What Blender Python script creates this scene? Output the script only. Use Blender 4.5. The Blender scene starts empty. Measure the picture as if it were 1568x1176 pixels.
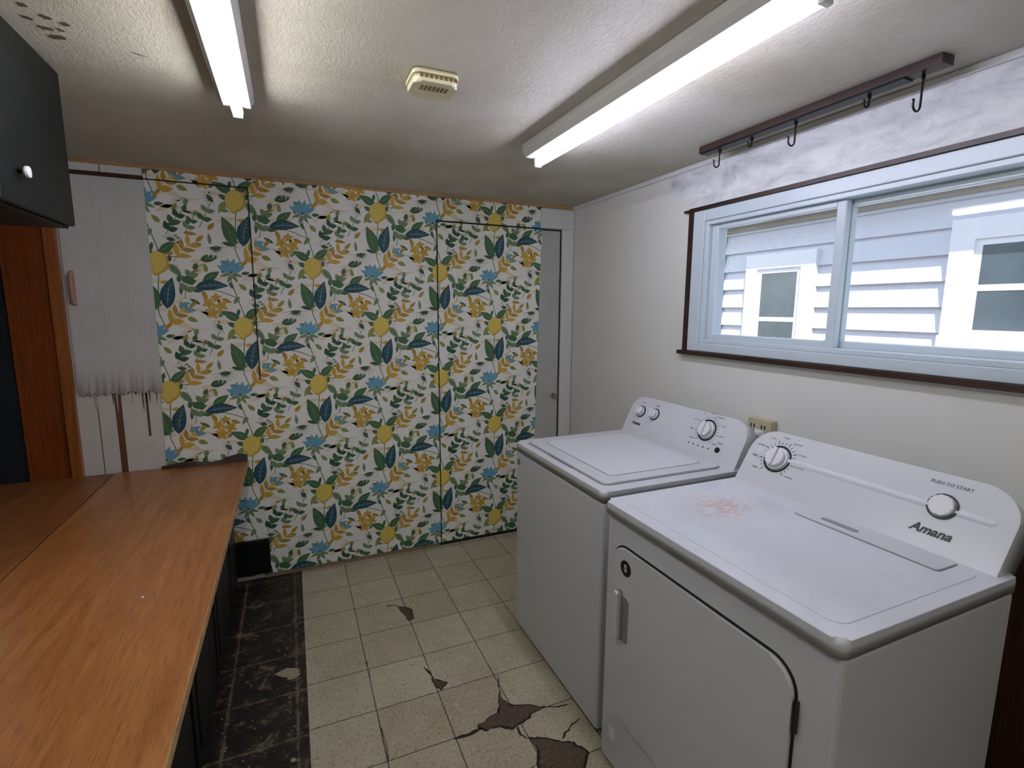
import bpy, bmesh, math, random
from mathutils import Matrix, Vector
random.seed(7)
H,R,D=2.155,1.734,2.986
CH=1.4945
scn=bpy.context.scene
scn.view_settings.view_transform='Standard'
scn.view_settings.exposure=0.12

# ------------------------------------------------------------------ helpers
def lin(c):
    return tuple(((v/255)/12.92 if v/255<=.04045 else ((v/255+.055)/1.055)**2.4) for v in c)+(1,)
class NT:
    def __init__(s,name):
        s.m=bpy.data.materials.new(name); s.m.use_nodes=True; s.t=s.m.node_tree; s.t.nodes.clear()
        s.out=s.n('ShaderNodeOutputMaterial'); s.b=s.n('ShaderNodeBsdfPrincipled'); s.l(s.b.outputs[0],s.out.inputs[0])
    def n(s,t,**k):
        x=s.t.nodes.new(t)
        for a,b in k.items(): setattr(x,a,b)
        return x
    def l(s,a,b): s.t.links.new(a,b)
    def coord(s,scale=(1,1,1)):
        c=s.n('ShaderNodeTexCoord'); m=s.n('ShaderNodeMapping'); m.inputs['Scale'].default_value=scale
        s.l(c.outputs['Object'],m.inputs[0]); return m.outputs[0]
    def noise(s,scale,det=4,rough=.6,vec=None,dist=0):
        x=s.n('ShaderNodeTexNoise'); x.inputs['Scale'].default_value=scale; x.inputs['Detail'].default_value=det
        x.inputs['Roughness'].default_value=rough; x.inputs['Distortion'].default_value=dist
        s.l(vec if vec else s.coord(),x.inputs['Vector']); return x.outputs[0]
    def ramp(s,fac,stops):
        x=s.n('ShaderNodeValToRGB'); e=x.color_ramp.elements
        while len(e)<len(stops): e.new(.5)
        for i,(p,c) in enumerate(stops): e[i].position=p; e[i].color=c
        s.l(fac,x.inputs[0]); return x.outputs[0]
    def mix(s,fac,a,b,mode='MIX'):
        x=s.n('ShaderNodeMix',data_type='RGBA',blend_type=mode)
        for v,i in ((fac,0),(a,6),(b,7)):
            if isinstance(v,(tuple,float,int)): x.inputs[i].default_value=v
            else: s.l(v,x.inputs[i])
        return x.outputs[2]
    def math(s,op,a,b=0,c=0):
        x=s.n('ShaderNodeMath',operation=op)
        for i,v in enumerate((a,b,c)):
            if isinstance(v,(int,float)): x.inputs[i].default_value=v
            else: s.l(v,x.inputs[i])
        return x.outputs[0]
    def bump(s,h,st,dist=.01):
        x=s.n('ShaderNodeBump'); x.inputs['Strength'].default_value=st; x.inputs['Distance'].default_value=dist
        s.l(h,x.inputs['Height']); s.l(x.outputs[0],s.b.inputs['Normal'])
    def set(s,col=None,rough=None,metal=None,spec=None):
        if col is not None:
            if isinstance(col,tuple): s.b.inputs['Base Color'].default_value=col
            else: s.l(col,s.b.inputs['Base Color'])
        if rough is not None:
            if isinstance(rough,float): s.b.inputs['Roughness'].default_value=rough
            else: s.l(rough,s.b.inputs['Roughness'])
        if metal is not None: s.b.inputs['Metallic'].default_value=metal
        if spec is not None: s.b.inputs['Specular IOR Level'].default_value=spec
def simple(name,rgb,rough=.5,var=.06,scale=8,bump=0,metal=0.,spec=.5,bscale=120):
    t=NT(name); c=lin(rgb)
    d=tuple(v*(1-var*2) for v in c[:3])+(1,)
    col=t.mix(t.noise(scale),c,d)
    t.set(col,float(rough),metal,spec)
    if bump: t.bump(t.noise(bscale,3),bump,.004)
    return t.m
def emis(name,rgb,st):
    t=NT(name); t.b.inputs['Emission Color'].default_value=lin(rgb); t.b.inputs['Emission Strength'].default_value=st
    t.set(lin(rgb),.4); return t.m
def link(o): bpy.context.collection.objects.link(o); return o
def empty(name,loc=(0,0,0)):
    o=bpy.data.objects.new(name,None); o.location=loc; o.empty_display_size=.05; return link(o)
def par(o,p):
    if p:
        o.parent=p; o.matrix_parent_inverse=Matrix.Translation(p.location).inverted()
    return o
def obj(name,bm,mats,p=None,M=None,smooth=False):
    if M is not None: bm.transform(M)
    bmesh.ops.recalc_face_normals(bm,faces=bm.faces)
    me=bpy.data.meshes.new(name); bm.to_mesh(me); bm.free()
    for m in (mats if isinstance(mats,(list,tuple)) else [mats]): me.materials.append(m)
    if smooth:
        for f in me.polygons: f.use_smooth=True
    o=bpy.data.objects.new(name,me); link(o); par(o,p)
    return o
def addbox(bm,x0,x1,y0,y1,z0,z1,mi=0,bev=0,seg=2):
    r=bmesh.ops.create_cube(bm,size=1,matrix=Matrix.Translation(((x0+x1)/2,(y0+y1)/2,(z0+z1)/2))@Matrix.Diagonal((x1-x0,y1-y0,z1-z0,1)))
    vs=r['verts']; fs={f for v in vs for f in v.link_faces}
    for f in fs: f.material_index=mi
    if bev:
        es=list({e for v in vs for e in v.link_edges})
        q=bmesh.ops.bevel(bm,geom=es,offset=bev,segments=seg,affect='EDGES',profile=.5)
        for f in q['faces']: f.material_index=mi
def box(name,x0,x1,y0,y1,z0,z1,m,p=None,bev=0,seg=2,M=None):
    bm=bmesh.new(); addbox(bm,x0,x1,y0,y1,z0,z1,0,bev,seg)
    o=obj(name,bm,m,p,M)
    if bev:
        for f in o.data.polygons: f.use_smooth=True
        md=o.modifiers.new('wn','WEIGHTED_NORMAL'); md.keep_sharp=False
    return o
def boxes(name,L,m,p=None,bev=0):
    bm=bmesh.new()
    for b in L: addbox(bm,*b[:6],mi=(b[6] if len(b)>6 else 0),bev=bev,seg=1)
    return obj(name,bm,m,p)
def rrect(x0,x1,y0,y1,r,seg=6,rs=None):
    rs=rs or (r,r,r,r); out=[]
    for (cx,cy,a,rr) in ((x1-rs[0],y1-rs[0],0,rs[0]),(x0+rs[1],y1-rs[1],90,rs[1]),(x0+rs[2],y0+rs[2],180,rs[2]),(x1-rs[3],y0+rs[3],270,rs[3])):
        n=seg if rr>.0011 else 1
        for i in range(n+1):
            t=math.radians(a+90*i/n); out.append((cx+rr*math.cos(t),cy+rr*math.sin(t)))
    return out
def prism(name,pts,n0,n1,m,p=None,M=None,bev=0,seg=3,smooth=True):
    bm=bmesh.new()
    a=[bm.verts.new((x,y,n1)) for x,y in pts]; b=[bm.verts.new((x,y,n0)) for x,y in pts]
    top=bm.faces.new(a); bm.faces.new(b[::-1])
    k=len(pts)
    for i in range(k): bm.faces.new((a[i],b[i],b[(i+1)%k],a[(i+1)%k]))
    if bev:
        bmesh.ops.bevel(bm,geom=list(top.edges),offset=bev,segments=seg,affect='EDGES',profile=.5)
    o=obj(name,bm,m,p,M)
    if smooth:
        for f in o.data.polygons: f.use_smooth=True
        md=o.modifiers.new('wn','WEIGHTED_NORMAL')
        try: o.data.set_sharp_from_angle(angle=math.radians(40))
        except Exception: pass
    return o
def cyl(name,r1,r2,n0,n1,m,p=None,M=None,cx=0,cy=0,bev=0,seg=36):
    pts=[(cx+r1*math.cos(2*math.pi*i/seg),cy+r1*math.sin(2*math.pi*i/seg)) for i in range(seg)]
    return prism(name,pts,n0,n1,m,p,M,bev)
def ring(name,r0,r1,n0,n1,m,p=None,M=None,cx=0,cy=0,seg=48,a0=0,a1=360):
    bm=bmesh.new(); full=(a1-a0>=360); k=seg if full else seg+1; rows=[]
    for i in range(k):
        t=math.radians(a0+(a1-a0)*i/seg); c,s=math.cos(t),math.sin(t)
        rows.append([bm.verts.new((cx+r*c,cy+r*s,n)) for r,n in ((r0,n0),(r1,n0),(r1,n1),(r0,n1))])
    for i in range(seg):
        a=rows[i]; b=rows[(i+1)%k]
        for j in range(4): bm.faces.new((a[j],a[(j+1)%4],b[(j+1)%4],b[j]))
    return obj(name,bm,m,p,M)
def tube(name,pts,r,m,p=None,cyc=False):
    cu=bpy.data.curves.new(name,'CURVE'); cu.dimensions='3D'; cu.bevel_depth=r; cu.bevel_resolution=4; cu.use_fill_caps=True
    sp=cu.splines.new('POLY'); sp.points.add(len(pts)-1)
    for i,q in enumerate(pts): sp.points[i].co=(*q,1)
    sp.use_cyclic_u=cyc; cu.materials.append(m)
    o=bpy.data.objects.new(name,cu); link(o); return par(o,p)
def text(name,body,size,M,m,p,x=0,y=0,n=.001,shear=0,bold=0):
    cu=bpy.data.curves.new(name,'FONT'); cu.body=body; cu.size=size; cu.align_x='CENTER'; cu.align_y='CENTER'; cu.shear=shear; cu.offset=bold
    cu.materials.append(m); o=bpy.data.objects.new(name,cu); link(o)
    o.parent=p; o.matrix_world=M@Matrix.Translation((x,y,n))
    o.matrix_parent_inverse=Matrix.Translation(p.location).inverted()
    return o

# ------------------------------------------------------------------ materials
def m_wall():
    t=NT('painted_wall'); c=t.mix(t.noise(2.5,3),lin((224,224,217)),lin((212,212,205)))
    t.set(c,.55); t.bump(t.noise(160,2),.15,.002); return t.m
def m_wallpatch():
    t=NT('patchy_paint'); v=t.coord((1,1.2,3))
    f=t.ramp(t.noise(5,6,.7,v,.6),[(.42,lin((222,225,225))),(.56,lin((204,207,208))),(.70,lin((176,178,178)))])
    t.set(f,.6); t.bump(t.noise(40,4),.2,.003); return t.m
def m_ceiling():
    t=NT('textured_ceiling')
    c=t.ramp(t.noise(1.6,5,.6,None,.4),[(.3,lin((184,176,156))),(.55,lin((205,199,184))),(.75,lin((216,212,200)))])
    sp=t.ramp(t.noise(14,3,.5),[(.70,(0,0,0,1)),(.76,(1,1,1,1))])
    c=t.mix(t.math('MULTIPLY',sp,.10),c,lin((120,100,70)))
    t.set(c,.65)
    v=t.coord((1.4,.6,1))
    t.bump(t.noise(50,6,.75,v,1.2),.7,.006); return t.m
def m_tile():
    t=NT('floor_tiles'); T=.2368
    co=t.n('ShaderNodeTexCoord'); mp=t.n('ShaderNodeMapping'); mp.inputs['Location'].default_value=(.0147,-2.0017,0)
    t.l(co.outputs['Object'],mp.inputs[0])
    sep=t.n('ShaderNodeSeparateXYZ'); t.l(mp.outputs[0],sep.inputs[0])
    u=t.math('DIVIDE',sep.outputs[0],T); w=t.math('DIVIDE',sep.outputs[1],T)
    def edge(a):
        fr=t.math('FRACT',a); return t.math('ABSOLUTE',t.math('SUBTRACT',fr,.5))
    e=t.math('MAXIMUM',edge(u),edge(w))
    wob=t.math('MULTIPLY',t.noise(30,3),.008)
    g=t.math('GREATER_THAN',t.math('ADD',e,wob),.4965)
    cell=t.n('ShaderNodeCombineXYZ'); t.l(t.math('FLOOR',u),cell.inputs[0]); t.l(t.math('FLOOR',w),cell.inputs[1])
    wn=t.n('ShaderNodeTexWhiteNoise'); t.l(cell.outputs[0],wn.inputs[0])
    base=t.mix(wn.outputs[0],lin((194,187,162)),lin((176,168,142)))
    base=t.mix(t.ramp(t.noise(4,6,.75),[(.4,(0,0,0,1)),(.75,(.6,.6,.6,1))]),base,lin((144,132,104)))
    sp=t.ramp(t.noise(80,5,.9),[(.54,(0,0,0,1)),(.60,(1,1,1,1))])
    base=t.mix(t.math('MULTIPLY',sp,.7),base,lin((92,80,60)))
    sp2=t.ramp(t.noise(60,3,.7,t.coord((1.3,1,1))),[(.60,(0,0,0,1)),(.66,(1,1,1,1))])
    base=t.mix(t.math('MULTIPLY',sp2,.5),base,lin((222,218,202)))
    base=t.mix(g,base,lin((60,50,36)))
    t.set(base,.42); t.bump(t.math('SUBTRACT',1.0,g),.4,.002); return t.m
def m_black():
    t=NT('black_adhesive')
    c=t.ramp(t.noise(14,8,.8,None,.6),[(.3,lin((20,17,15))),(.55,lin((36,30,26))),(.63,lin((118,102,76))),(.70,lin((46,38,30)))])
    mp=t.coord(); sep=t.n('ShaderNodeSeparateXYZ'); t.l(mp,sep.inputs[0])
    e=t.math('ABSOLUTE',t.math('SUBTRACT',t.math('FRACT',t.math('DIVIDE',t.math('ADD',sep.outputs[1],.15),.2368)),.5))
    e2=t.math('ABSOLUTE',t.math('SUBTRACT',t.math('FRACT',t.math('DIVIDE',t.math('ADD',sep.outputs[0],.05),.2368)),.5))
    n=t.noise(16,6,.8)
    g=t.ramp(t.math('ADD',t.math('MAXIMUM',e,e2),t.math('MULTIPLY',n,.16)),[(.55,(0,0,0,1)),(.59,(1,1,1,1))])
    c=t.mix(t.math('MULTIPLY',g,.7),c,lin((128,112,82)))
    t.set(c,t.ramp(t.noise(9),[(.3,(.25,)*3+(1,)),(.7,(.6,)*3+(1,))])); t.bump(t.noise(60,6),.6,.005); return t.m
def m_wood(name,a,b,c,axis='Y',rough=.3,sc=1.0,wear=.22):
    t=NT(name); s={'Y':(9,.7,9),'Z':(14,14,.8),'X':(1,12,12)}[axis]; s=tuple(v*sc for v in s)
    f=t.noise(3,7,.65,t.coord(s),.8)
    col=t.ramp(f,[(.28,lin(a)),(.5,lin(b)),(.72,lin(c))])
    fine=t.noise(14,4,.6,t.coord(tuple(v*1.6 for v in s)))
    col=t.mix(t.ramp(fine,[(.52,(0,0,0,1)),(.72,(.6,.6,.6,1))]),col,lin(tuple(int(v*.62) for v in a)))
    worn=t.ramp(t.noise(3,5,.7),[(.45,(0,0,0,1)),(.75,(wear,wear,wear,1))])
    col=t.mix(worn,col,lin(tuple(int(v*.72) for v in a)))
    t.set(col,rough); t.bump(fine,.06,.002); return t.m
def m_appl(name='white_enamel',rgb=(204,206,209),rough=.22,scuff=None):
    t=NT(name); c=t.mix(t.noise(3,4),lin(rgb),lin(tuple(v-7 for v in rgb)))
    if scuff:
        sx,sy=scuff
        co=t.n('ShaderNodeTexCoord'); mp=t.n('ShaderNodeMapping'); mp.inputs['Location'].default_value=(-sx*6.5,-sy*8.5,0); mp.inputs['Scale'].default_value=(6.5,8.5,0)
        t.l(co.outputs['Object'],mp.inputs[0]); ln=t.n('ShaderNodeVectorMath',operation='LENGTH'); t.l(mp.outputs[0],ln.inputs[0])
        n=t.noise(11,3,.6,t.coord((1,1.6,1)),2.5)
        band=t.math('SUBTRACT',1.0,t.math('MULTIPLY',t.math('ABSOLUTE',t.math('SUBTRACT',n,.5)),7))
        f=t.math('SUBTRACT',band,t.math('MULTIPLY',ln.outputs['Value'],.95))
        f=t.ramp(f,[(.0,(0,0,0,1)),(.6,(.55,.55,.55,1))])
        c=t.mix(f,c,lin((198,148,126)))
        d=t.ramp(t.noise(9,7,.8,t.coord((1,1.5,1))),[(.54,(0,0,0,1)),(.8,(.45,.45,.45,1))])
        c=t.mix(d,c,lin((158,168,196)))
    t.set(c,rough,spec=.5); t.bump(t.noise(230,2),.10,.0015); return t.m
WALL=m_wall(); PATCH=m_wallpatch(); CEIL=m_ceiling(); TILE=m_tile(); BLK=m_black()
COUNTER=m_wood('orange_laminate_wood',(146,90,46),(170,110,60),(188,130,78),'Y',.28)
COUNTER2=m_wood('worn_orange_wood',(122,72,36),(146,90,48),(162,106,60),'Y',.42,.8,.4)
ORANGE=m_wood('varnished_casing_wood',(104,48,16),(130,64,24),(146,76,32),'Z',.3)
BROWN=m_wood('dark_brown_trim_wood',(36,22,15),(52,32,22),(68,43,30),'Y',.4)
BROWNZ=m_wood('dark_brown_panel_wood',(44,26,16),(66,38,24),(84,50,32),'Z',.4)
RAW=m_wood('raw_tan_wood',(150,112,70),(180,142,95),(200,165,118),'X',.6)
TRIM=simple('white_gloss_trim',(220,221,218),.35,.05,5,.05)
SASH=simple('white_vinyl_sash',(198,211,218),.3,.03)
CLOTH=simple('old_white_liner',(212,212,210),.7,.08,6,.4,bscale=60)
BOARD=simple('old_white_board_paint',(226,224,216),.5,.12,9,.2)
DIRTY=simple('chalky_grey_paint',(196,197,192),.7,.15,10,.2)
BLACKP=simple('black_cabinet_paint',(16,19,21),.45,.2,4,.1,bscale=80,spec=.3)
DARK=simple('opening_shade_navy',(20,28,34),.6)
EN=m_appl(); ENT=m_appl('dryer_top_enamel',(210,213,219),.12,(1.165,1.085)); CONS=m_appl('console_white_plastic',(212,214,218),.25)
INK=simple('black_print',(22,22,24),.4); GREYP=simple('grey_plastic',(132,134,138),.4)
WKNOB=simple('white_knob_plastic',(230,230,232),.25,.02)
METAL=simple('black_wrought_iron',(18,18,20),.4,metal=.3)
YELL=simple('yellowed_plastic',(228,220,182),.4,.05)
YELLD=simple('yellowed_plastic_slots',(120,96,50),.6)
HOUS=simple('fixture_white_steel',(186,184,178),.35,.05)
TUBEA=emis('cool_fluorescent_tube',(230,230,255),41); TUBEB=emis('white_fluorescent_tube',(248,250,255),41)
IVORY=simple('ivory_plastic',(190,182,152),.4)
PINK=simple('pinkish_handle',(178,138,118),.35)
BASEG=simple('dark_gap',(40,34,28),.9)
PAPERB=simple('floor_edge_strip',(150,128,98),.7,.2,12)
TORN=simple('torn_edge_brown',(112,92,74),.8,.3,40)

# ------------------------------------------------------------------ room shell
XL=-.93; AX=-1.75; YN=-1.3
box('floor',AX-.1,R+.12,YN-.1,D+.12,-.08,0,TILE)
boxes('bare_floor_strip',[(-.345,-.0147,.4,D-.003,.0004,.002)],BLK)
box('ceiling',AX-.1,R+.12,YN-.1,D+.12,H,H+.08,CEIL)
box('wall_back',AX-.1,R+.12,D,D+.1,0,H,TRIM)
wy0,wy1,wz0,wz1=.54,1.80,1.345,1.895    # window rough opening
boxes('wall_right',[(R,R+.12,YN,wy0,0,H),(R,R+.12,wy1,D,0,H),(R,R+.12,wy0,wy1,0,wz0),(R,R+.12,wy0,wy1,wz1,H)],WALL)
boxes('wall_left',[(XL-.1,XL,YN,2.1,0,H),(AX,XL-.1,2.1-.1,2.1,0,H),(AX-.1,AX,2.0,D,0,H)],WALL)
box('wall_near',AX-.1,R+.12,YN-.1,YN,0,H,WALL)
bm=bmesh.new(); rp=random.Random(5); n=40; pr=None
for i in range(n+1):
    y=YN+.002+(2.05-YN)*i/n; z=1.955+rp.uniform(-.006,.004)+(.10*max(0,(y-1.9)/.15))
    cur=[bm.verts.new((R-.003,y,z)),bm.verts.new((R-.003,y,H-.02))]
    if pr: bm.faces.new((pr[0],cur[0],cur[1],pr[1]))
    pr=cur
obj('trim_1',bm,PATCH)
box('trim_2',R-.014,R,YN,D,H-.022,H,TRIM,bev=.004)
boxes('trim_3',[(-.95,R,D-.014,D,H-.018,H)],RAW)
boxes('baseboard_back',[(-.2,.80,D-.012,D,0,.02,0),(.80,1.64,D-.004,D,0,.03,1)],[PAPERB,BASEG])

# ------------------------------------------------------------------ back-wall left part
pl=empty('painted_wall_panel',(-.77,D,1.1))
bm=bmesh.new()
n=32; xs=[-.932+.335*i/n for i in range(n+1)]
rp=random.Random(9)
bot=[1.085+rp.uniform(-.014,.010) for i in range(n+1)]
def yy(x,z): return D-.012-.0012*math.sin(x*60)*max(0,(1.5-z))
prev=None
for k in range(9):
    row=[bm.verts.new((x,yy(x,b0+(2.085-b0)*k/8),b0+(2.085-b0)*k/8)) for x,b0 in zip(xs,bot)]
    if prev:
        for i in range(n): bm.faces.new((prev[i],prev[i+1],row[i+1],row[i]))
    else:
        c=[bm.verts.new((x,D-.001,z-.003)) for x,z in zip(xs,bot)]
        for i in range(n):
            f=bm.faces.new((row[i],row[i+1],c[i+1],c[i])); f.material_index=1
    prev=row
obj('torn_liner',bm,[CLOTH,TORN],pl,smooth=True)
bm=bmesh.new()
for i in range(22):
    x=-.925+.325*i/22; w=rp.uniform(.006,.02); l=rp.choice([.01,.015,.02,.03,.06,.012,.10])
    vs=[bm.verts.new(q) for q in ((x,D-.0065,1.10),(x+w,D-.0065,1.10),(x+w*.7,D-.0065,1.085-l),(x+w*.3,D-.0065,1.085-l*.8))]
    bm.faces.new(vs).material_index=i%2
obj('torn_fringe',bm,[TORN,DIRTY],pl)
boxes('boards',[(-.945,-.80,D-.005,D,.60,1.09,0),(-.772,-.60,D-.005,D,.60,1.09,0),(-.80,-.772,D-.003,D,.60,1.09,1),(-.674,-.664,D-.0065,D,.86,1.08,1),(-.868,-.865,D-.0058,D,.60,1.09,2)],[BOARD,simple('exposed_brown_wood',(118,80,54),.6,.2),BASEG],pl)
boxes('liner_seams',[(-.80,-.7985,D-.0128,D-.01,1.3,2.08,0),(-.70,-.6985,D-.0128,D-.01,1.3,2.08,0)],DIRTY,pl)
boxes('top_rail',[(-.93,-.60,D-.016,D,2.105,2.137,0),(-.93,-.60,D-.014,D,2.088,2.103,1),(-.76,-.757,D-.017,D,2.105,2.137,1)],[TRIM,BROWNZ],pl)
dp=empty('pull_handle',(-.90,D,1.58))
tube('grip',[(-.905,D-.008,1.65),(-.905,D-.035,1.64),(-.905,D-.04,1.58),(-.905,D-.035,1.52),(-.905,D-.008,1.51)],.009,PINK,dp)
box('plate',-.915,-.895,D-.016,D,1.50,1.66,PINK,dp,bev=.003)
boxes('trim_4',[(-1.145,-.985,D-.02,D,0,H,0)],ORANGE)
boxes('trim_5',[(-.985,-.945,D-.035,D,0,1.90,0)],m_wood('bright_casing_edge',(136,74,32),(158,92,44),(176,110,58),'Z',.3))
d2=empty('door_2',(-1.45,D,1.0))
box('slab',AX,-1.15,D-.01,D,0,2.0,DARK,d2)  # flat sheet for an unlit opening, its darkness put into the colour

# ------------------------------------------------------------------ right door in back wall
d1=empty('door_1',(1.23,D,1.0))
box('slab',.82,1.638,D-.0035,D+.0,.03,1.995,DIRTY,d1)
box('gap_right',1.636,1.644,D-.006,D,.0,2.0,BASEG,d1)
box('gap_top',.815,1.644,D-.006,D,1.997,2.006,BASEG,d1)
box('casing_right',1.645,1.730,D-.02,D,0,2.01,TRIM,d1,bev=.004)
box('casing_top',1.49,1.732,D-.018,D,2.01,2.13,TRIM,d1,bev=.004)
cyl('knob',.016,.016,0,.03,GREYP,d1,Matrix.Translation((1.607,D-.003,.924))@Matrix.Rotation(math.radians(90),4,'X'),bev=.004)

# ------------------------------------------------------------------ wallpaper (flat printed shapes)
cols={'base':(246,245,238),'beige':(238,226,198),'navy':(34,80,96),'green':(70,112,74),'sage':(122,148,106),'gold':(188,150,54),'blue':(110,170,194),
 'yellow':(230,206,100),'ydark':(206,170,66),'lime':(148,156,78),'white':(252,251,247),'dgreen':(48,90,68),'rib':(150,182,172),'ochre':(214,174,70)}
keys=list(cols); WM=[simple('wallpaper_'+k,cols[k],.6,.04,20) for k in keys]; KI={k:i for i,k in enumerate(keys)}
wb=bmesh.new(); 
def face(pts,col,lay):
    y=D-.0075-lay*.00025
    f=wb.faces.new([wb.verts.new((x,y,z)) for x,z in pts]); f.material_index=KI[col]
def leafp(x,z,ang,L,W,k=8,cur=0.):
    a=math.radians(ang); out=[]
    for s in (1,-1):
        rng=range(k+1) if s==1 else range(k-1,0,-1)
        for i in rng:
            t=i/k; w=W/2*(math.sin(math.pi*t**.8)**.95 if 0<t<1 else 0)*s; u=(t-.5)*L; w+=cur*L*(math.sin(math.pi*t))
            out.append((x+u*math.cos(a)-w*math.sin(a), z+u*math.sin(a)+w*math.cos(a)))
    return out
def leaf(x,z,ang,L,W,col,lay=3,rib=None,cur=0.):
    face(leafp(x,z,ang,L,W,cur=cur),col,lay)
    if rib:
        face(leafp(x,z,ang,L*.86,.003,4,cur),rib,lay+.5)
        a=math.radians(ang)
        for t in (-.25,-.1,.05,.18,.3):
            for s in (1,-1):
                c0=cur*L*math.cos(math.pi*t)
                bx=x+t*L*math.cos(a)-c0*math.sin(a); bz=z+t*L*math.sin(a)+c0*math.cos(a); aa=a+s*math.radians(42); l2=W*.50*(1-abs(t)*1.3)
                face(leafp(bx+l2/2*math.cos(aa),bz+l2/2*math.sin(aa),math.degrees(aa),l2,.0016,3),rib,lay+.5)
def stem(pts,w,col,lay=2):
    for (x0,z0),(x1,z1) in zip(pts,pts[1:]):
        l=math.hypot(x1-x0,z1-z0) or 1; nx,nz=-(z1-z0)/l*w/2,(x1-x0)/l*w/2
        face([(x0+nx,z0+nz),(x0-nx,z0-nz),(x1-nx,z1-nz),(x1+nx,z1+nz)],col,lay)
def branch(x0,z0,x1,z1,nl,L,W,cols_,stemc='green',bend=.02,lay=3,spread=48):
    L*=1.12; W*=1.22
    pts=[]
    for i in range(nl+1):
        t=i/nl; b=bend*math.sin(math.pi*t); dx,dz=x1-x0,z1-z0; l=math.hypot(dx,dz)
        pts.append((x0+dx*t-dz/l*b,z0+dz*t+dx/l*b))
    stem(pts,.003,stemc,lay-1)
    a=math.degrees(math.atan2(z1-z0,x1-x0))
    for i in range(1,nl+1):
        c=cols_[i%len(cols_)]
        for s in ((1,-1) if i<nl else (0,)):
            aa=a+s*spread; q=math.radians(aa); k=1-.25*i/nl
            leaf(pts[i][0]+math.cos(q)*L*k/2,pts[i][1]+math.sin(q)*L*k/2,aa,L*k,W*k,c,lay)
def flower(x,z,r,np_,col,cc,lay=5,rot=0):
    for i in range(np_):
        a=rot+360*i/np_; q=math.radians(a); leaf(x+math.cos(q)*r*.55,z+math.sin(q)*r*.55,a,r,r*.60,col,lay)
    face([(x+r*.2*math.cos(t*math.pi/4),z+r*.2*math.sin(t*math.pi/4)) for t in range(8)],cc,lay+.6)
def lemon(x,z,s,ang=0):
    n=22; ca,sa=math.cos(math.radians(ang)),math.sin(math.radians(ang))
    def P(k,ox=0,oz=0):
        o=[]
        for i in range(n):
            t=2*math.pi*i/n; px=.44*math.cos(t); pz=.5*math.sin(t)
            if math.sin(t)<-.93: pz-=.10
            px=px*k+ox; pz=pz*k+oz; px*=s;pz*=s
            o.append((x+px*ca-pz*sa,z+px*sa+pz*ca))
        return o
    face(P(1),'ydark',6); face(P(.88,-.04,.03),'yellow',6.4)
    for i in range(7):
        q=random.uniform(-.25,.2)*s; w=random.uniform(-.35,.3)*s
        face(leafp(x+q,z+w,80,.009,.003,3),'ydark',6.8)
rg=random.Random(3)
ghost=[(rg.uniform(-.175,.175),rg.uniform(-.315,.315),rg.uniform(-30,40),rg.uniform(.07,.13),rg.uniform(.012,.026)) for _ in range(26)]
fill=[]
for i in range(5):
    for j in range(9):
        fill.append((-.175+.35*(i+rg.uniform(.1,.9))/5,-.315+.63*(j+rg.uniform(.1,.9))/9,rg.uniform(0,360),rg.uniform(.036,.060),rg.uniform(.016,.025),rg.choice(['sage','green','green','green','gold','ochre','lime','dgreen','sage','green'])))
def spider(x,z,a0,da,k,L):
    for i in range(k):
        a=a0+i*da; q=math.radians(a); leaf(x+math.cos(q)*L*.55,z+math.sin(q)*L*.55,a,L*1.1,.013,'white',5.2); stem([(x,z),(x+math.cos(q)*L,z+math.sin(q)*L)],.0018,'sage',5.6)
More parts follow.
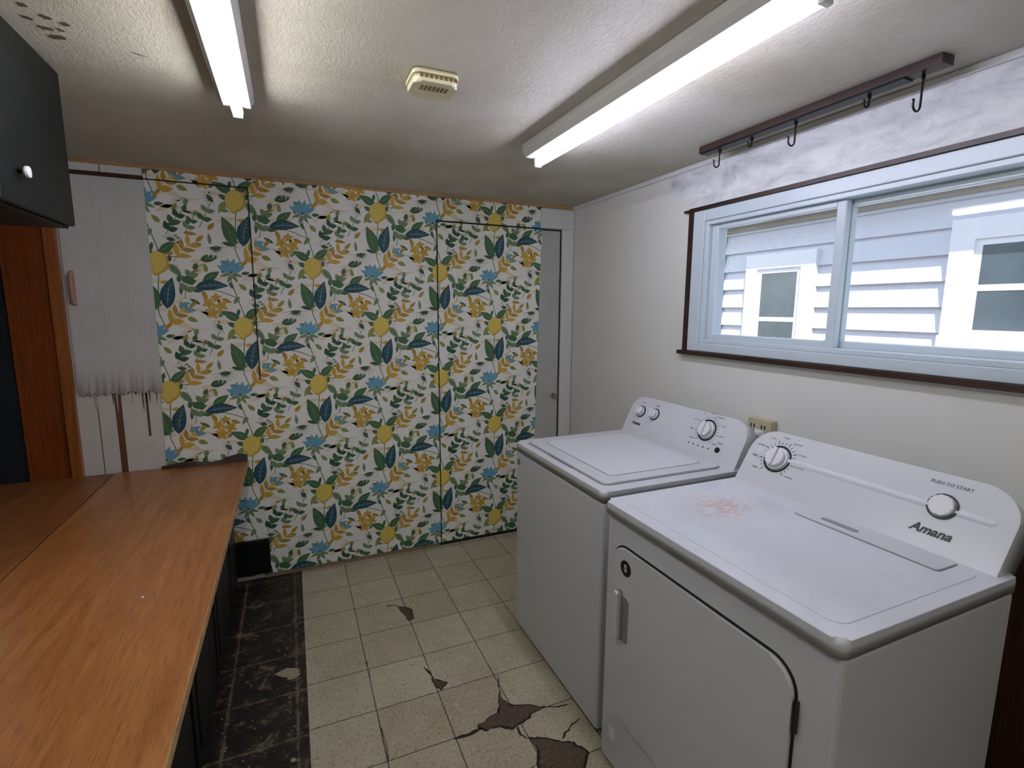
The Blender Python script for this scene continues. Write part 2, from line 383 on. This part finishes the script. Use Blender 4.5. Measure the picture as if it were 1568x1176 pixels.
def motif(cx,cz):
    for g in ghost: leaf(cx+g[0],cz+g[1],g[2],g[3],g[4],'beige',1)
    for g in fill: leaf(cx+g[0],cz+g[1],g[2],g[3],g[4],g[5],2.4)
    stem([(cx+.01,cz-.315),(cx-.015,cz-.24),(cx-.005,cz-.10),(cx+.01,cz+.05),(cx-.02,cz+.15),(cx-.045,cz+.24),(cx+.01,cz+.315)],.004,'green',2)
    stem([(cx,cz+.06),(cx+.06,cz+.03),(cx+.10,cz+.03)],.0035,'green',2)
    stem([(cx-.02,cz+.15),(cx-.09,cz+.18),(cx-.13,cz+.19)],.0035,'green',2)
    leaf(cx-.055,cz+.060,150,.095,.042,'green',4,'sage'); leaf(cx+.045,cz+.075,40,.092,.040,'green',4,'sage')
    leaf(cx+.07,cz-.035,-50,.08,.034,'sage',4,'green'); leaf(cx-.06,cz-.035,-120,.07,.028,'lime',4)
    lemon(cx,cz,.106,-8)
    leaf(cx+.038,cz-.145,78,.156,.064,'navy',5,'rib',.05); leaf(cx-.042,cz-.15,108,.150,.062,'green',4.5,'sage',-.04)
    leaf(cx-.13,cz+.205,4,.150,.052,'navy',5,'rib',.06); leaf(cx-.13,cz+.255,35,.092,.040,'green',4,'sage')
    for i,a in enumerate((-66,-40,-14,12,38,64)):
        q=math.radians(90+a); leaf(cx-.04+math.cos(q)*.035,cz+.280+math.sin(q)*.035,90+a,.070,.027,'blue',5.5+.04*i)
    for a in (200,250,300,-20):
        q=math.radians(a); leaf(cx-.04+math.cos(q)*.03,cz+.275+math.sin(q)*.03,a,.05,.016,'sage',5)
    face([(cx-.04+.007*math.cos(t),cz+.278+.007*math.sin(t)) for t in range(6)],'navy',6.2)
    for (x,z,r,a) in ((-.135,.075,.027,10),(-.095,.110,.026,40),(-.150,.122,.024,60),(-.115,.150,.02,20)): flower(cx+x,cz+z,r*1.25,5,'ochre','ydark',6,a)
    branch(cx+.065,cz+.005,cx+.165,cz+.105,4,.060,.021,['gold','ochre'],'gold',.015,4)
    branch(cx+.015,cz-.31,cx+.115,cz-.215,4,.056,.020,['gold','ochre'],'gold',.015,4)
    branch(cx+.10,cz-.17,cx+.15,cz-.03,4,.044,.026,['green','sage'],'green',.01,4.2)
    branch(cx+.04,cz+.12,cx+.12,cz+.25,4,.042,.024,['green','dgreen'],'green',.01,4.2)
    branch(cx-.165,cz-.14,cx-.11,cz-.02,3,.040,.022,['sage','green'],'green',.0,4.1,60)
    branch(cx+.12,cz+.14,cx+.165,cz+.23,3,.034,.019,['green','sage'],'green',.0,4.1,55)
    spider(cx-.10,cz-.225,195,20,9,.062); spider(cx+.06,cz+.10,20,24,6,.045); spider(cx-.10,cz+.01,150,22,7,.04)
    leaf(cx+.095,cz-.20,20,.055,.023,'blue',4.6); leaf(cx+.12,cz-.225,-10,.055,.021,'blue',4.6)
    leaf(cx-.13,cz-.285,15,.085,.036,'dgreen',4.8,'sage')
face([(-.75,-.1),(1.7,-.1),(1.7,2.3),(-.75,2.3)],'base',0)
for i in range(-2,6):
    for j in range(-1,5):
        motif(-.22+.35*i, .765+.63*(j-1)+(.315 if i%2 else 0))
def cut(co,no):
    g=list(wb.verts)+list(wb.edges)+list(wb.faces)
    bmesh.ops.bisect_plane(wb,geom=g,plane_co=co,plane_no=no,clear_outer=True,dist=1e-6)
cut((-.596,0,2.149),(-1.417,0,.016)); cut((1.500,0,2.0),(1.29,0,-.032)); cut((0,0,.022),(0,0,-1)); cut((0,0,2.138),(0,0,1))
wp=empty('lemon_wallpaper',(.45,D,1.08))
o=obj('printed_sheet',wb,WM,wp)
boxes('sheet_seams',[(.811,.8175,D-.0108,D-.0098,.01,2.01),(.811,1.495,D-.0108,D-.0098,1.999,2.008),(-.163,-.1575,D-.0108,D-.0098,1.12,2.09),(-.60,-.16,D-.0108,D-.0098,2.089,2.095)],BASEG,wp)
vt=empty('black_vent_cover',(-.28,D,.13))
bm=bmesh.new(); addbox(bm,-.388,-.168,D-.03,D-.011,.035,.235,0,.004,1)
for k in range(6): addbox(bm,-.37,-.186,D-.034,D-.029,.06+.027*k,.068+.027*k)
obj('grille',bm,BLACKP,vt)

# ------------------------------------------------------------------ floor damage
bm=bmesh.new(); rd=random.Random(11)
def jag(P,k=4,j=.006):
    out=[]
    for i,(x0,y0) in enumerate(P):
        x1,y1=P[(i+1)%len(P)]
        for s in range(k):
            t=s/k; q=0 if s==0 else j
            out.append((x0+(x1-x0)*t+rd.uniform(-q,q),y0+(y1-y0)*t+rd.uniform(-q,q)))
    return out
def patch(P,mi=1,z=.0010,rim=.012,j=.005):
    Q=jag(P,4,j); bm.faces.new([bm.verts.new((x,y,z)) for x,y in Q]).material_index=0
    if mi:
        cx=sum(x for x,y in Q)/len(Q); cy=sum(y for x,y in Q)/len(Q); o=[]
        for x,y in Q:
            l=math.hypot(x-cx,y-cy) or 1; k=max(.15,(l-rim*rd.uniform(.5,1.3))/l)
            o.append((cx+(x-cx)*k,cy+(y-cy)*k))
        bm.faces.new([bm.verts.new((x,y,z+.0003)) for x,y in o]).material_index=mi
def blob(cx,cy,rx,ry,ang=0,mi=0,n=11,z=.0012,j=.22):
    a=math.radians(ang); P=[]
    for i in range(n):
        t=2*math.pi*i/n; k=1+rd.uniform(-j,j); px,py=rx*k*math.cos(t),ry*k*math.sin(t)
        P.append((cx+px*math.cos(a)-py*math.sin(a),cy+px*math.sin(a)+py*math.cos(a)))
    bm.faces.new([bm.verts.new((x,y,z)) for x,y in P]).material_index=mi
def crack(pts,w,mi=0):
    q=[]
    for (x0,y0),(x1,y1) in zip(pts,pts[1:]):
        for k in range(4):
            t=k/4; q.append((x0+(x1-x0)*t+rd.uniform(-.003,.003),y0+(y1-y0)*t+rd.uniform(-.003,.003)))
    q.append(pts[-1]); n=len(q); L=[];Rr=[]
    for i,(x,y) in enumerate(q):
        a=q[max(0,i-1)]; b=q[min(n-1,i+1)]; l=math.hypot(b[0]-a[0],b[1]-a[1]) or 1
        ww=w*rd.uniform(.4,1.2)*(.3 if i in (0,n-1) else 1)/2; nx,ny=-(b[1]-a[1])/l*ww,(b[0]-a[0])/l*ww
        L.append(bm.verts.new((x+nx,y+ny,.001))); Rr.append(bm.verts.new((x-nx,y-ny,.001)))
    for i in range(n-1): bm.faces.new((L[i],L[i+1],Rr[i+1],Rr[i])).material_index=mi
crack([(.372,2.437),(.41,2.425),(.437,2.405)],.009)
patch([(.425,2.405),(.455,2.395),(.490,2.35),(.480,2.272),(.452,2.268),(.440,2.33)],1,rim=.008)
crack([(.440,1.925),(.458,1.87),(.462,1.83)],.008)
patch([(.452,1.850),(.470,1.835),(.510,1.798),(.470,1.765),(.455,1.80)],1,rim=.006,j=.003)
crack([(.448,1.525),(.51,1.522),(.585,1.535)],.014)
patch([(.545,1.545),(.585,1.562),(.635,1.575),(.655,1.615),(.690,1.690),(.680,1.625),(.705,1.588),(.775,1.556),(.820,1.528),(.770,1.522),(.705,1.492),(.655,1.480),(.606,1.512),(.56,1.515)],1,rim=.009)
crack([(.688,1.685),(.700,1.72),(.708,1.755)],.006)
patch([(.690,1.430),(.735,1.412),(.790,1.375),(.835,1.35),(.86,1.29),(.80,1.23),(.725,1.20),(.665,1.22),(.655,1.27),(.672,1.32),(.700,1.375)],1,rim=.010)
crack([(.68,1.485),(.675,1.45),(.69,1.425)],.010); crack([(.80,1.375),(.85,1.41),(.91,1.43)],.007); crack([(.82,1.528),(.86,1.51),(.90,1.505)],.006)
crack([(.672,1.32),(.60,1.30),(.52,1.265)],.005)
crack([(.222,2.06),(.228,1.99),(.222,1.93)],.003); crack([(.224,1.52),(.23,1.60),(.224,1.68)],.003)
obj('broken_tile_patches',bm,[simple('exposed_subfloor_dark',(36,28,21),.8,.3,40,.5),simple('exposed_subfloor_brown',(118,101,78),.8,.5,70,.8)])
bm=bmesh.new()
Q=jag([(-.135,2.12),(-.09,2.14),(-.045,2.115),(-.035,2.08),(-.07,2.06),(-.10,2.085)],3,.006); bm.faces.new([bm.verts.new((x,y,.003)) for x,y in Q])
for k in range(160): 
    blob(rd.uniform(-.31,-.03),rd.uniform(1.3,2.9),rd.uniform(.001,.005),rd.uniform(.001,.004),rd.uniform(0,90),0,6,.0032,.3)
for k in range(8): blob(rd.uniform(-.3,-.06),rd.uniform(1.3,1.75),rd.uniform(.006,.012),rd.uniform(.006,.01),0,0,8,.0032,.4)
obj('floor_debris_chips',bm,simple('pale_chips',(170,160,132),.7,.2,50))

# ------------------------------------------------------------------ counter + base cabinet
ct=empty('wooden_counter',(-.6,1.7,.35))
ZC=.690
box('top',-.825,-.245,.15,D-.012,ZC-.032,ZC,COUNTER,ct,bev=.003)
box('top_extension',AX+.01,-.831,2.115,D-.012,ZC-.034,ZC-.002,COUNTER2,ct,bev=.002)
box('top_left_strip',XL+.004,-.831,.15,2.112,ZC-.034,ZC-.002,COUNTER2,ct,bev=.002)
box('front_edge',-.247,-.2435,.15,D-.012,ZC-.030,ZC-.002,RAW,ct)
bm=bmesh.new(); n=16; pr=None
for i in range(n+1):
    t=i/n; x=-.63+.385*t; z=ZC+.012+.022*math.sin(t*math.pi*1.6+.3)**2*(.4+t); y=D-.02-.03*t*(1-t)
    cur=[bm.verts.new(q) for q in ((x,y,ZC+.001),(x,y,z),(x,y-.012,z+.003),(x,y-.02,ZC+.001))]
    if pr:
        for k in range(4): bm.faces.new((pr[k],pr[(k+1)%4],cur[(k+1)%4],cur[k]))
    else: bm.faces.new(cur)
    pr=cur
bm.faces.new(pr[::-1]); obj('warped_back_lath',bm,BROWN,ct)
blobm=bmesh.new()
for (x,y,rr_) in ((-.42,1.62,.004),(-.70,1.55,.002),(-.62,1.2,.002),(-.5,2.1,.002)): bmesh.ops.create_icosphere(blobm,subdivisions=1,radius=rr_,matrix=Matrix.Translation((x,y,ZC+.001)))
obj('paint_speck',blobm,WKNOB,ct)
bc=empty('black_base_cabinet',(-.6,1.6,.3))
box('carcass',XL+.006,-.345,.15,D-.045,.0,ZC-.034,BLACKP,bc)
for k,y in enumerate((.2,.68,1.16,1.64,2.12,2.58)):
    w=.44 if k<5 else .33
    box('door_%d'%(k+1),-.346,-.328,y,y+w,.06,ZC-.06,BLACKP,bc,bev=.004)
    box('panel_%d'%(k+1),-.330,-.323,y+.05,y+w-.05,.11,ZC-.11,BLACKP,bc,bev=.003)
# ------------------------------------------------------------------ upper cabinet
uc=empty('black_wall_cabinet',(-.75,1.3,1.9))
box('carcass',XL+.001,-.580,.65,1.93,1.722,H-.001,BLACKP,uc,bev=.002)
for k,(y0,y1) in enumerate(((.66,1.07),(1.08,1.49),(1.50,1.925))):
    box('door_%d'%(k+1),-.581,-.562,y0,y1,1.728,H-.008,BLACKP,uc,bev=.005)
    Mk=Matrix.Translation((-.562,y0+.10,1.808))@Matrix.Rotation(math.radians(90),4,'Y')
    cyl('knob_stem_%d'%(k+1),.005,.005,0,.012,METAL,uc,Mk)
    cyl('knob_%d'%(k+1),.013,.013,.010,.020,WKNOB,uc,Mk,bev=.005)

# ------------------------------------------------------------------ light fixtures
def fixture(name,x0,x1,xc,y0,y1,tm,tz=.070):
    e=empty(name,((x0+x1)/2,(y0+y1)/2,H))
    M=Matrix(((1,0,0,0),(0,0,1,0),(0,1,0,0),(0,0,0,1)))   # local (x,z,y)
    prism('channel',[(x0,H-.001),(x1,H-.001),(x1,H-.030),(x1-.010,H-.050),(x0+.014,H-.050),(x0,H-.030)],y0,y1,HOUS,e,M,smooth=False)
    for k,y in enumerate((y0+.003,y1-.018)):
        box('socket_%d'%(k+1),xc-.014,xc+.014,y,y+.015,H-tz-.016,H-.048,WKNOB,e,bev=.003)
    bm=bmesh.new(); bmesh.ops.create_cone(bm,cap_ends=True,segments=24,radius1=.0150,radius2=.0150,depth=y1-y0-.04,matrix=Matrix.Translation((xc,(y0+y1)/2,H-tz))@Matrix.Rotation(math.radians(90),4,'X'))
    obj('tube',bm,tm,e,smooth=True)
    return e
fixture('fluorescent_light_fixture',.897,.990,.962,.72,1.965,TUBEA)
fixture('fluorescent_light_fixture.001',-.165,-.066,-.112,.62,1.862,TUBEB)

# smoke detector
sd=empty('smoke_detector',(.41,1.53,H))
SM=Matrix.Translation((.413,1.54,H))@Matrix.Rotation(math.pi,4,'X')
prism('base',rrect(-.066,.066,-.062,.062,.02),0,.014,YELL,sd,SM,bev=.003)
prism('cover',rrect(-.063,.063,-.059,.059,.022),.012,.036,YELL,sd,SM,bev=.010)
boxes('slots',[(.375+.012*k,.380+.012*k,1.505,1.535,H-.0372,H-.035) for k in range(7)],YELLD,sd)
boxes('side_slots',[(.365+.014*k,.373+.014*k,1.479,1.4815,H-.025,H-.016) for k in range(8)],YELLD,sd)

# ceiling smudges
bm=bmesh.new()
for (x,y,a,b) in ((-.52,1.62,.012,.008),(-.50,1.66,.01,.014),(-.48,1.60,.012,.009),(-.47,1.655,.010,.006),(-.45,1.62,.008,.012),(-.49,1.70,.018,.014),(-.505,1.56,.008,.01),(-.33,1.72,.02,.003)):
    blob(x,y,a,b,rd.uniform(0,90),0,12,H-.0008,.35)
obj('ceiling_smudges',bm,simple('smudge_grey',(112,106,92),.8,.3,60))

# ------------------------------------------------------------------ hanging rail with hooks
rl=empty('hook_rail',(1.6,1.28,H))
box('bar',1.568,1.620,.848,1.700,H-.026,H-.001,BROWN,rl,bev=.002)
box('metal_strip',1.574,1.614,.94,1.695,H-.0305,H-.0255,METAL,rl)
def hook(y,L,r,k):
    pts=[(1.597,y,H-.028),(1.597,y,H-.028-L)]
    for i in range(0,11):
        t=math.pi*(i/10)*1.15; pts.append((1.597-r+r*math.cos(t),y,H-.028-L-r*math.sin(t)))
    pts.append((pts[-1][0]-.004,y,pts[-1][2]+.006))
    tube('hook_%d'%k,pts,.0028,METAL,rl)
    tube('eye_%d'%k,[(1.597+.007*math.cos(t*.7),y,H-.034+.007*math.sin(t*.7)) for t in range(9)],.002,METAL,rl,True)
for k,(y,L,r) in enumerate(((1.615,.055,.014),(1.462,.024,.009),(1.283,.065,.015),(1.045,.028,.010),(.905,.080,.016))): hook(y,L,r,k+1)

# ------------------------------------------------------------------ window
wn=empty('window_1',(R,1.17,1.62))
OY0,OY1,OZ0,OZ1=.44,1.888,1.297,1.952
boxes('outer_brown_trim',[(R-.024,R,OY1-.016,OY1+.004,OZ0+.013,OZ1-.013),(R-.024,R,OY0,OY0+.014,OZ0+.013,OZ1-.013),(R-.024,R,OY0,OY1+.004,OZ1-.012,OZ1+.003),(R-.034,R,OY0-.03,OY1+.03,OZ0-.006,OZ0+.012)],BROWN,wn)
boxes('trim_ear',[(R-.028,R,OY1+.005,OY1+.034,OZ1-.012,OZ1-.002)],BROWN,wn)
c=.085
boxes('casing',[(R-.016,R,OY1-c,OY1-.017,OZ0+.013,OZ1-.013),(R-.016,R,OY0+.015,OY0+c,OZ0+.013,OZ1-.013),(R-.016,R,OY0+c,OY1-c,OZ1-.062,OZ1-.013),(R-.016,R,OY0+c,OY1-c,OZ0+.013,OZ0+.052)],SASH,wn,bev=.003)
fy0,fy1,fz0,fz1=OY0+c,OY1-c,OZ0+.052,OZ1-.062
boxes('frame',[(R-.008,R+.10,fy1-.022,fy1,fz0+.018,fz1-.018),(R-.008,R+.10,fy0,fy0+.022,fz0+.018,fz1-.018),(R-.008,R+.10,fy0,fy1,fz1-.018,fz1),(R-.008,R+.10,fy0,fy1,fz0,fz0+.018)],SASH,wn,bev=.002)
ym=1.188
g=NT('window_glass'); tr=g.n('ShaderNodeBsdfTransparent'); tr.inputs[0].default_value=(.94,.96,.98,1); gl=g.n('ShaderNodeBsdfGlossy'); gl.inputs['Roughness'].default_value=.02
mx=g.n('ShaderNodeMixShader'); mx.inputs[0].default_value=.04; g.l(tr.outputs[0],mx.inputs[1]); g.l(gl.outputs[0],mx.inputs[2]); g.l(mx.outputs[0],g.out.inputs[0]); GLASS=g.m
def sash(k,y0,y1,x):
    w=.034
    boxes('sash_%d'%k,[(x,x+.028,y0,y0+w,fz0+.016,fz1-.016),(x,x+.028,y1-w,y1,fz0+.016,fz1-.016),(x,x+.028,y0+w,y1-w,fz0+.016,fz0+.042),(x,x+.028,y0+w,y1-w,fz1-.040,fz1-.016)],SASH,wn,bev=.003)
    box('glass_%d'%k,x+.012,x+.015,y0+w-.004,y1-w+.004,fz0+.04,fz1-.038,GLASS,wn)
sash(1,ym-.005,fy1-.02,R+.015); sash(2,fy0+.02,ym+.03,R+.05)

# ------------------------------------------------------------------ outside: neighbouring house
NX=R+1.32
SID=simple('white_lap_siding',(214,215,224),.6,.05,3); NTR=simple('outside_white_trim',(238,238,242),.5); NGL=simple('outside_window_glass',(112,124,130),.15,.3,5)
nh=empty('neighbour_house',(NX,1.5,0))
bm=bmesh.new(); z=-.3; 
while z<2.25:
    vs=[bm.verts.new(q) for q in ((NX-.024,-2,z),(NX-.024,6.5,z),(NX-.002,6.5,z+.13),(NX-.002,-2,z+.13))]; bm.faces.new(vs)
    vs=[bm.verts.new(q) for q in ((NX-.024,-2,z),(NX-.024,6.5,z),(NX,6.5,z-.002),(NX,-2,z-.002))]; bm.faces.new(vs)
    z+=.13
obj('siding',bm,SID,nh)
box('backing_wall',NX,NX+.15,-2,6.5,-.3,4,SID,nh)
boxes('eave',[(NX-.15,NX,-2,6.5,2.13,2.15),(NX-.18,NX-.151,-2,6.5,2.10,2.25),(NX-.05,NX,-2,6.5,2.06,2.129)],simple('weathered_eave',(186,178,168),.7,.2,6),nh)
boxes('siding_joints',[(NX-.026,NX-.001,2.06,2.064,-.3,2.1),(NX-.026,NX-.001,2.95,2.954,-.3,2.1)],GREYP,nh)
def nwin(k,y0,y1,z0,z1):
    boxes('window_trim_%d'%k,[(NX-.04,NX,y0-.10,y0,z0-.0,z1+.10),(NX-.04,NX,y1,y1+.10,z0-.0,z1+.10),(NX-.04,NX,y0,y1,z1,z1+.10),(NX-.06,NX,y0-.1,y1+.1,z0-.06,z0),
      (NX-.03,NX,y0,y0+.03,z0,z1),(NX-.03,NX,y1-.03,y1,z0,z1),(NX-.03,NX,y0+.03,y1-.03,z1-.03,z1),(NX-.03,NX,y0+.03,y1-.03,(z0+z1)/2-.015,(z0+z1)/2+.015),(NX-.03,NX,y0+.03,y1-.03,z0,z0+.03)],NTR,nh)
    box('window_glass_%d'%k,NX-.028,NX-.024,y0+.03,y1-.03,z0+.03,z1-.03,NGL,nh)
nwin(1,2.30,2.63,1.10,1.78); nwin(2,.75,1.40,1.38,1.84)
box('bounce_ground',R+.12,NX+.2,-3,7,-.4,-.3,simple('bounce_ground_grey',(180,178,172),.8))  # unseen ground, added to bounce light

# ------------------------------------------------------------------ laundry appliances
def console_frame(xb,zb,xt,zt,yc):
    L=math.hypot(xt-xb,zt-zb); a,b=(xt-xb)/L,(zt-zb)/L
    return Matrix(((0,a,-b,xb),(-1,0,0,yc),(0,b,a,zb),(0,0,0,1))),L
MY=Matrix(((0,0,-1,0),(-1,0,0,0),(0,1,0,0),(0,0,0,1)))  # front panel frame: local x->-Y, y->Z, n->-X
def front(x): return Matrix.Translation((x,0,0))@MY
def dial(e,M,cx,cy,rk,rr,name,ticks=True,grip=True):
    ring(name+'_ring',rr*.86,rr,0,.0015,INK,e,M,cx,cy)
    cyl(name+'_skirt',rk*1.08,rk*1.08,0,.008,WKNOB,e,M,cx,cy,bev=.002)
    cyl(name+'_knob',rk*.9,rk*.9,.006,.024,WKNOB,e,M,cx,cy,bev=.004)
    if grip:
        prism(name+'_grip',rrect(cx-.006,cx+.006,cy-rk*.9,cy+rk*.9,.004),.02,.034,WKNOB,e,M,bev=.003)
    if ticks:
        bm=bmesh.new()
        for i in range(22):
            t=math.radians(-50+i*280/21); r0,r1=rr*1.10,rr*(1.25 if i%3 else 1.38); w=.0009
            c,s=math.cos(t),math.sin(t)
            bm.faces.new([bm.verts.new((cx+r*c+k*w*-s,cy+r*s+k*w*c,.0012)) for r,k in ((r0,-1),(r1,-1),(r1,1),(r0,1))])
        obj(name+'_ticks',bm,INK,e,M)
        for i in range(9):
            t=math.radians(-40+i*260/8); text(name+'_label_%d'%(i+1),random.choice(['NORMAL','HEAVY','AUTO DRY','TIMED','COTTON','DAMP','OFF','CASUAL']),.0075,M,INK,e,cx+rr*1.78*math.cos(t),cy+rr*1.6*math.sin(t))
# --- washer
w=empty('washing_machine',(1.25,1.69,.45))
WX0,WX1,WY0,WY1=.915,1.66,1.335,2.045
box('cabinet',WX0,WX1-.02,WY0+.004,WY1-.004,.02,.862,EN,w,bev=.012)
for k,(x,y) in enumerate(((.97,1.39),(.97,1.99),(1.58,1.39),(1.58,1.99))):
    cyl('foot_%d'%(k+1),.02,.02,0,.022,INK,w,Matrix.Translation((x,y,0)))
prism('top_deck',rrect(WX0-.006,WX1-.02,WY0,WY1,.025),.868,.905,EN,w,bev=.012)
box('deck_gap',WX0+.006,WX1-.03,WY0+.01,WY1-.01,.860,.870,GREYP,w)
prism('lid',rrect(WX0+.035,1.475,WY0+.05,WY1-.05,.03),.904,.914,EN,w,bev=.006)
prism('lid_inset',rrect(WX0+.095,1.43,WY0+.105,WY1-.105,.03),.9135,.9165,CONS,w,bev=.003)
prism('lid_inset_line',rrect(WX0+.092,1.433,WY0+.102,WY1-.102,.03),.9135,.9145,GREYP,w)
prism('lid_groove',rrect(WX0+.030,1.480,WY0+.045,WY1-.045,.03),.9045,.906,GREYP,w)
prism('lid_pull',rrect(WX0+.028,WX0+.040,1.60,1.78,.005),.905,.912,GREYP,w)
M,L=console_frame(1.487,.900,1.570,1.078,1.69)
hw=.350
prism('console',[(x,y) for x,y in rrect(-hw,hw,-.005,L,.001,10,(.075,.075,.004,.004))],-.085,0,CONS,w,M,bev=.014,seg=4)
box('console_back',1.56,1.67,WY0+.02,WY1-.02,.90,1.04,CONS,w,bev=.02,seg=3)
def loc(yc,zb,zt,L,y,z): return (yc-y, (z-zb)/(zt-zb)*L)
lw=lambda y,z: loc(1.69,.900,1.078,L,y,z)
x,y=lw(1.532,1.012); dial(w,M,x,y,.033,.046,'cycle_dial')
x,y=lw(1.956,1.010); dial(w,M,x,y,.022,.029,'load_dial',False)
x,y=lw(1.859,1.014); dial(w,M,x,y,.022,.029,'temperature_dial',False)
for k,yy_ in enumerate((1.956,1.859)):
    x,y=lw(yy_,1.052); text('option_label_%d'%(k+1),'LOAD' if k==0 else 'TEMP',.009,M,INK,w,x,y)
x,y=lw(1.958,.955); text('logo','Amana',.022,M,INK,w,x,y,shear=.3,bold=.0006)
x,y=lw(1.445,.953); cyl('start_button',.011,.011,0,.004,INK,w,M,x,y); 
x,y=lw(1.445,.978); text('start_label','START',.009,M,INK,w,x,y)
for k in range(5):
    x,y=lw(1.60-.027*k,.948); cyl('status_light_%d'%(k+1),.0032,.0032,0,.001,INK,w,M,x,y)
Fw=front(WX0); cyl('badge',.014,.014,0,.0015,GREYP,w,Fw,-2.015,.815); ring('badge_ring',.010,.013,.0015,.0022,INK,w,Fw,-2.015,.815)

# --- dryer
d=empty('clothes_dryer',(1.2,.9,.45))
DX0,DX1,DY0,DY1=.885,1.480,.518,1.272
box('cabinet',DX0,DX1,DY0+.005,DY1-.004,.02,.868,EN,d,bev=.012)
for k,(xx,yy_) in enumerate(((.94,.60),(.94,1.21),(1.42,.60),(1.42,1.21))):
    cyl('foot_%d'%(k+1),.02,.02,0,.022,INK,d,Matrix.Translation((xx,yy_,0)))
prism('top_panel',rrect(DX0-.012,DX1,DY0,DY1,.022),.872,.910,ENT,d,bev=.013,seg=4)
box('top_gap',DX0+.006,DX1-.01,DY0+.012,DY1-.012,.866,.874,GREYP,d)
prism('top_ridge',rrect(DX0+.03,1.40,DY0+.035,DY1-.035,.03),.9095,.9112,ENT,d,bev=.0015)
prism('lint_groove',rrect(1.318,1.402,.597,.963,.012),.9112,.9120,GREYP,d)
prism('lint_screen_cover',rrect(1.321,1.405,.600,.960,.010),.9115,.9150,EN,d,bev=.003)
prism('lint_cover_slot',rrect(1.345,1.365,.80,.90,.008),.9149,.9157,GREYP,d)
M,L=console_frame(1.412,.905,1.522,1.085,.900)
hw=.366
prism('console',rrect(-hw,hw,-.005,L,.001,12,(.085,.085,.004,.004)),-.075,0,CONS,d,M,bev=.014,seg=4)
box('console_back',1.47,1.57,DY0+.04,DY1-.02,.87,1.02,CONS,d,bev=.02,seg=3)
ld=lambda y,z: loc(.900,.905,1.085,L,y,z)
x,y=ld(1.149,1.005); dial(d,M,x,y,.035,.048,'cycle_dial')
x,y=ld(.679,1.012); ring('start_ring',.029,.034,0,.002,INK,d,M,x,y); cyl('start_button',.027,.027,0,.014,WKNOB,d,M,x,y,bev=.004)
x,y=ld(.679,1.062); text('start_label','PUSH TO START',.0125,M,INK,d,x,y)
x,y=ld(.681,.952); text('logo','Amana',.032,M,INK,d,x,y,shear=.3,bold=.0009)
Fd=front(DX0)
def fp(y0,y1,z0,z1,r): return rrect(-y1,-y0,z0,z1,r,8)
prism('door_gap',fp(.600,1.227,.232,.798,.065),0,.0015,INK,d,Fd)
prism('door',fp(.605,1.222,.237,.793,.060),0,.012,EN,d,Fd,bev=.006)
prism('handle_recess',fp(1.130,1.175,.50,.645,.014),.0115,.0128,GREYP,d,Fd)
prism('handle',fp(1.160,1.182,.505,.66,.008),.012,.034,EN,d,Fd,bev=.006)
cyl('badge',.024,.024,.012,.0135,INK,d,Fd,-1.150,.738)
text('badge_mark','S',.03,Fd,WKNOB,d,-1.150,.738,.0138,bold=.001)
boxes('hinges',[(DX0-.010,DX0,.595,.601,.66,.73),(DX0-.010,DX0,.595,.601,.30,.37)],INK,d)
prism('small_label',fp(1.19,1.22,.12,.16,.002),0,.0008,WKNOB,d,Fd)

# outlet on wall
oe=empty('wall_outlet',(R,1.43,1.03))
box('box',R-.035,R-.001,1.365,1.475,.965,1.068,IVORY,oe,bev=.004)
boxes('slots',[(R-.0365,R-.034,1.44,1.445,1.03,1.045),(R-.0365,R-.034,1.455,1.46,1.03,1.045),(R-.0365,R-.034,1.39,1.395,1.03,1.045),(R-.0365,R-.034,1.405,1.41,1.03,1.045)],INK,oe)
boxes('wood_wainscot_panel',[(R-.03,R-.001,-.4,.66,0,.955),(R-.045,R-.001,-.4,.665,.955,.975)],BROWNZ)

# ------------------------------------------------------------------ lights
wd=bpy.data.worlds.new('sky'); scn.world=wd; wd.use_nodes=True; nt=wd.node_tree
bg=nt.nodes['Background']; sky=nt.nodes.new('ShaderNodeTexSky'); sky.sky_type='NISHITA'; sky.sun_disc=False; sky.sun_elevation=math.radians(50); sky.sun_rotation=math.radians(30)
hsv=nt.nodes.new('ShaderNodeHueSaturation'); hsv.inputs['Saturation'].default_value=.5; nt.links.new(sky.outputs[0],hsv.inputs['Color'])
nt.links.new(hsv.outputs[0],bg.inputs[0]); bg.inputs[1].default_value=.62
s=bpy.data.lights.new('sun','SUN'); s.energy=6; s.angle=.01; s.color=(1,.97,.94)
so=bpy.data.objects.new('sun',s); link(so); so.location=(0,-2,6)
so.rotation_euler=Vector((.36,.50,-.80)).to_track_quat('-Z','Y').to_euler()
lm=empty('added_fill_lamp',(.4,-.75,H))  # added fill lamp behind the camera, brightens the room
bm=bmesh.new(); bmesh.ops.create_uvsphere(bm,u_segments=24,v_segments=12,radius=.15,matrix=Matrix.Translation((.4,-.75,H-.01))@Matrix.Diagonal((1,1,.5,1)))
obj('fill_globe',bm,emis('fill_lamp_glow',(252,250,248),17),lm,smooth=True)

# ------------------------------------------------------------------ camera
f,ya,pi_,ro=775.2869,.4115,.1458,.0059
fw=Vector((math.sin(ya)*math.cos(pi_),math.cos(ya)*math.cos(pi_),-math.sin(pi_)))
r=Vector((math.cos(ya),-math.sin(ya),0)); u=r.cross(fw)
r2=r*math.cos(ro)+u*math.sin(ro); u2=-r*math.sin(ro)+u*math.cos(ro)
cam=bpy.data.cameras.new('camera'); cam.sensor_fit='HORIZONTAL'; cam.sensor_width=36; cam.lens=f/1568*36; cam.clip_start=.02
co=bpy.data.objects.new('camera',cam); link(co)
co.matrix_world=Matrix(((r2.x,u2.x,-fw.x,0),(r2.y,u2.y,-fw.y,0),(r2.z,u2.z,-fw.z,CH),(0,0,0,1)))
scn.camera=co
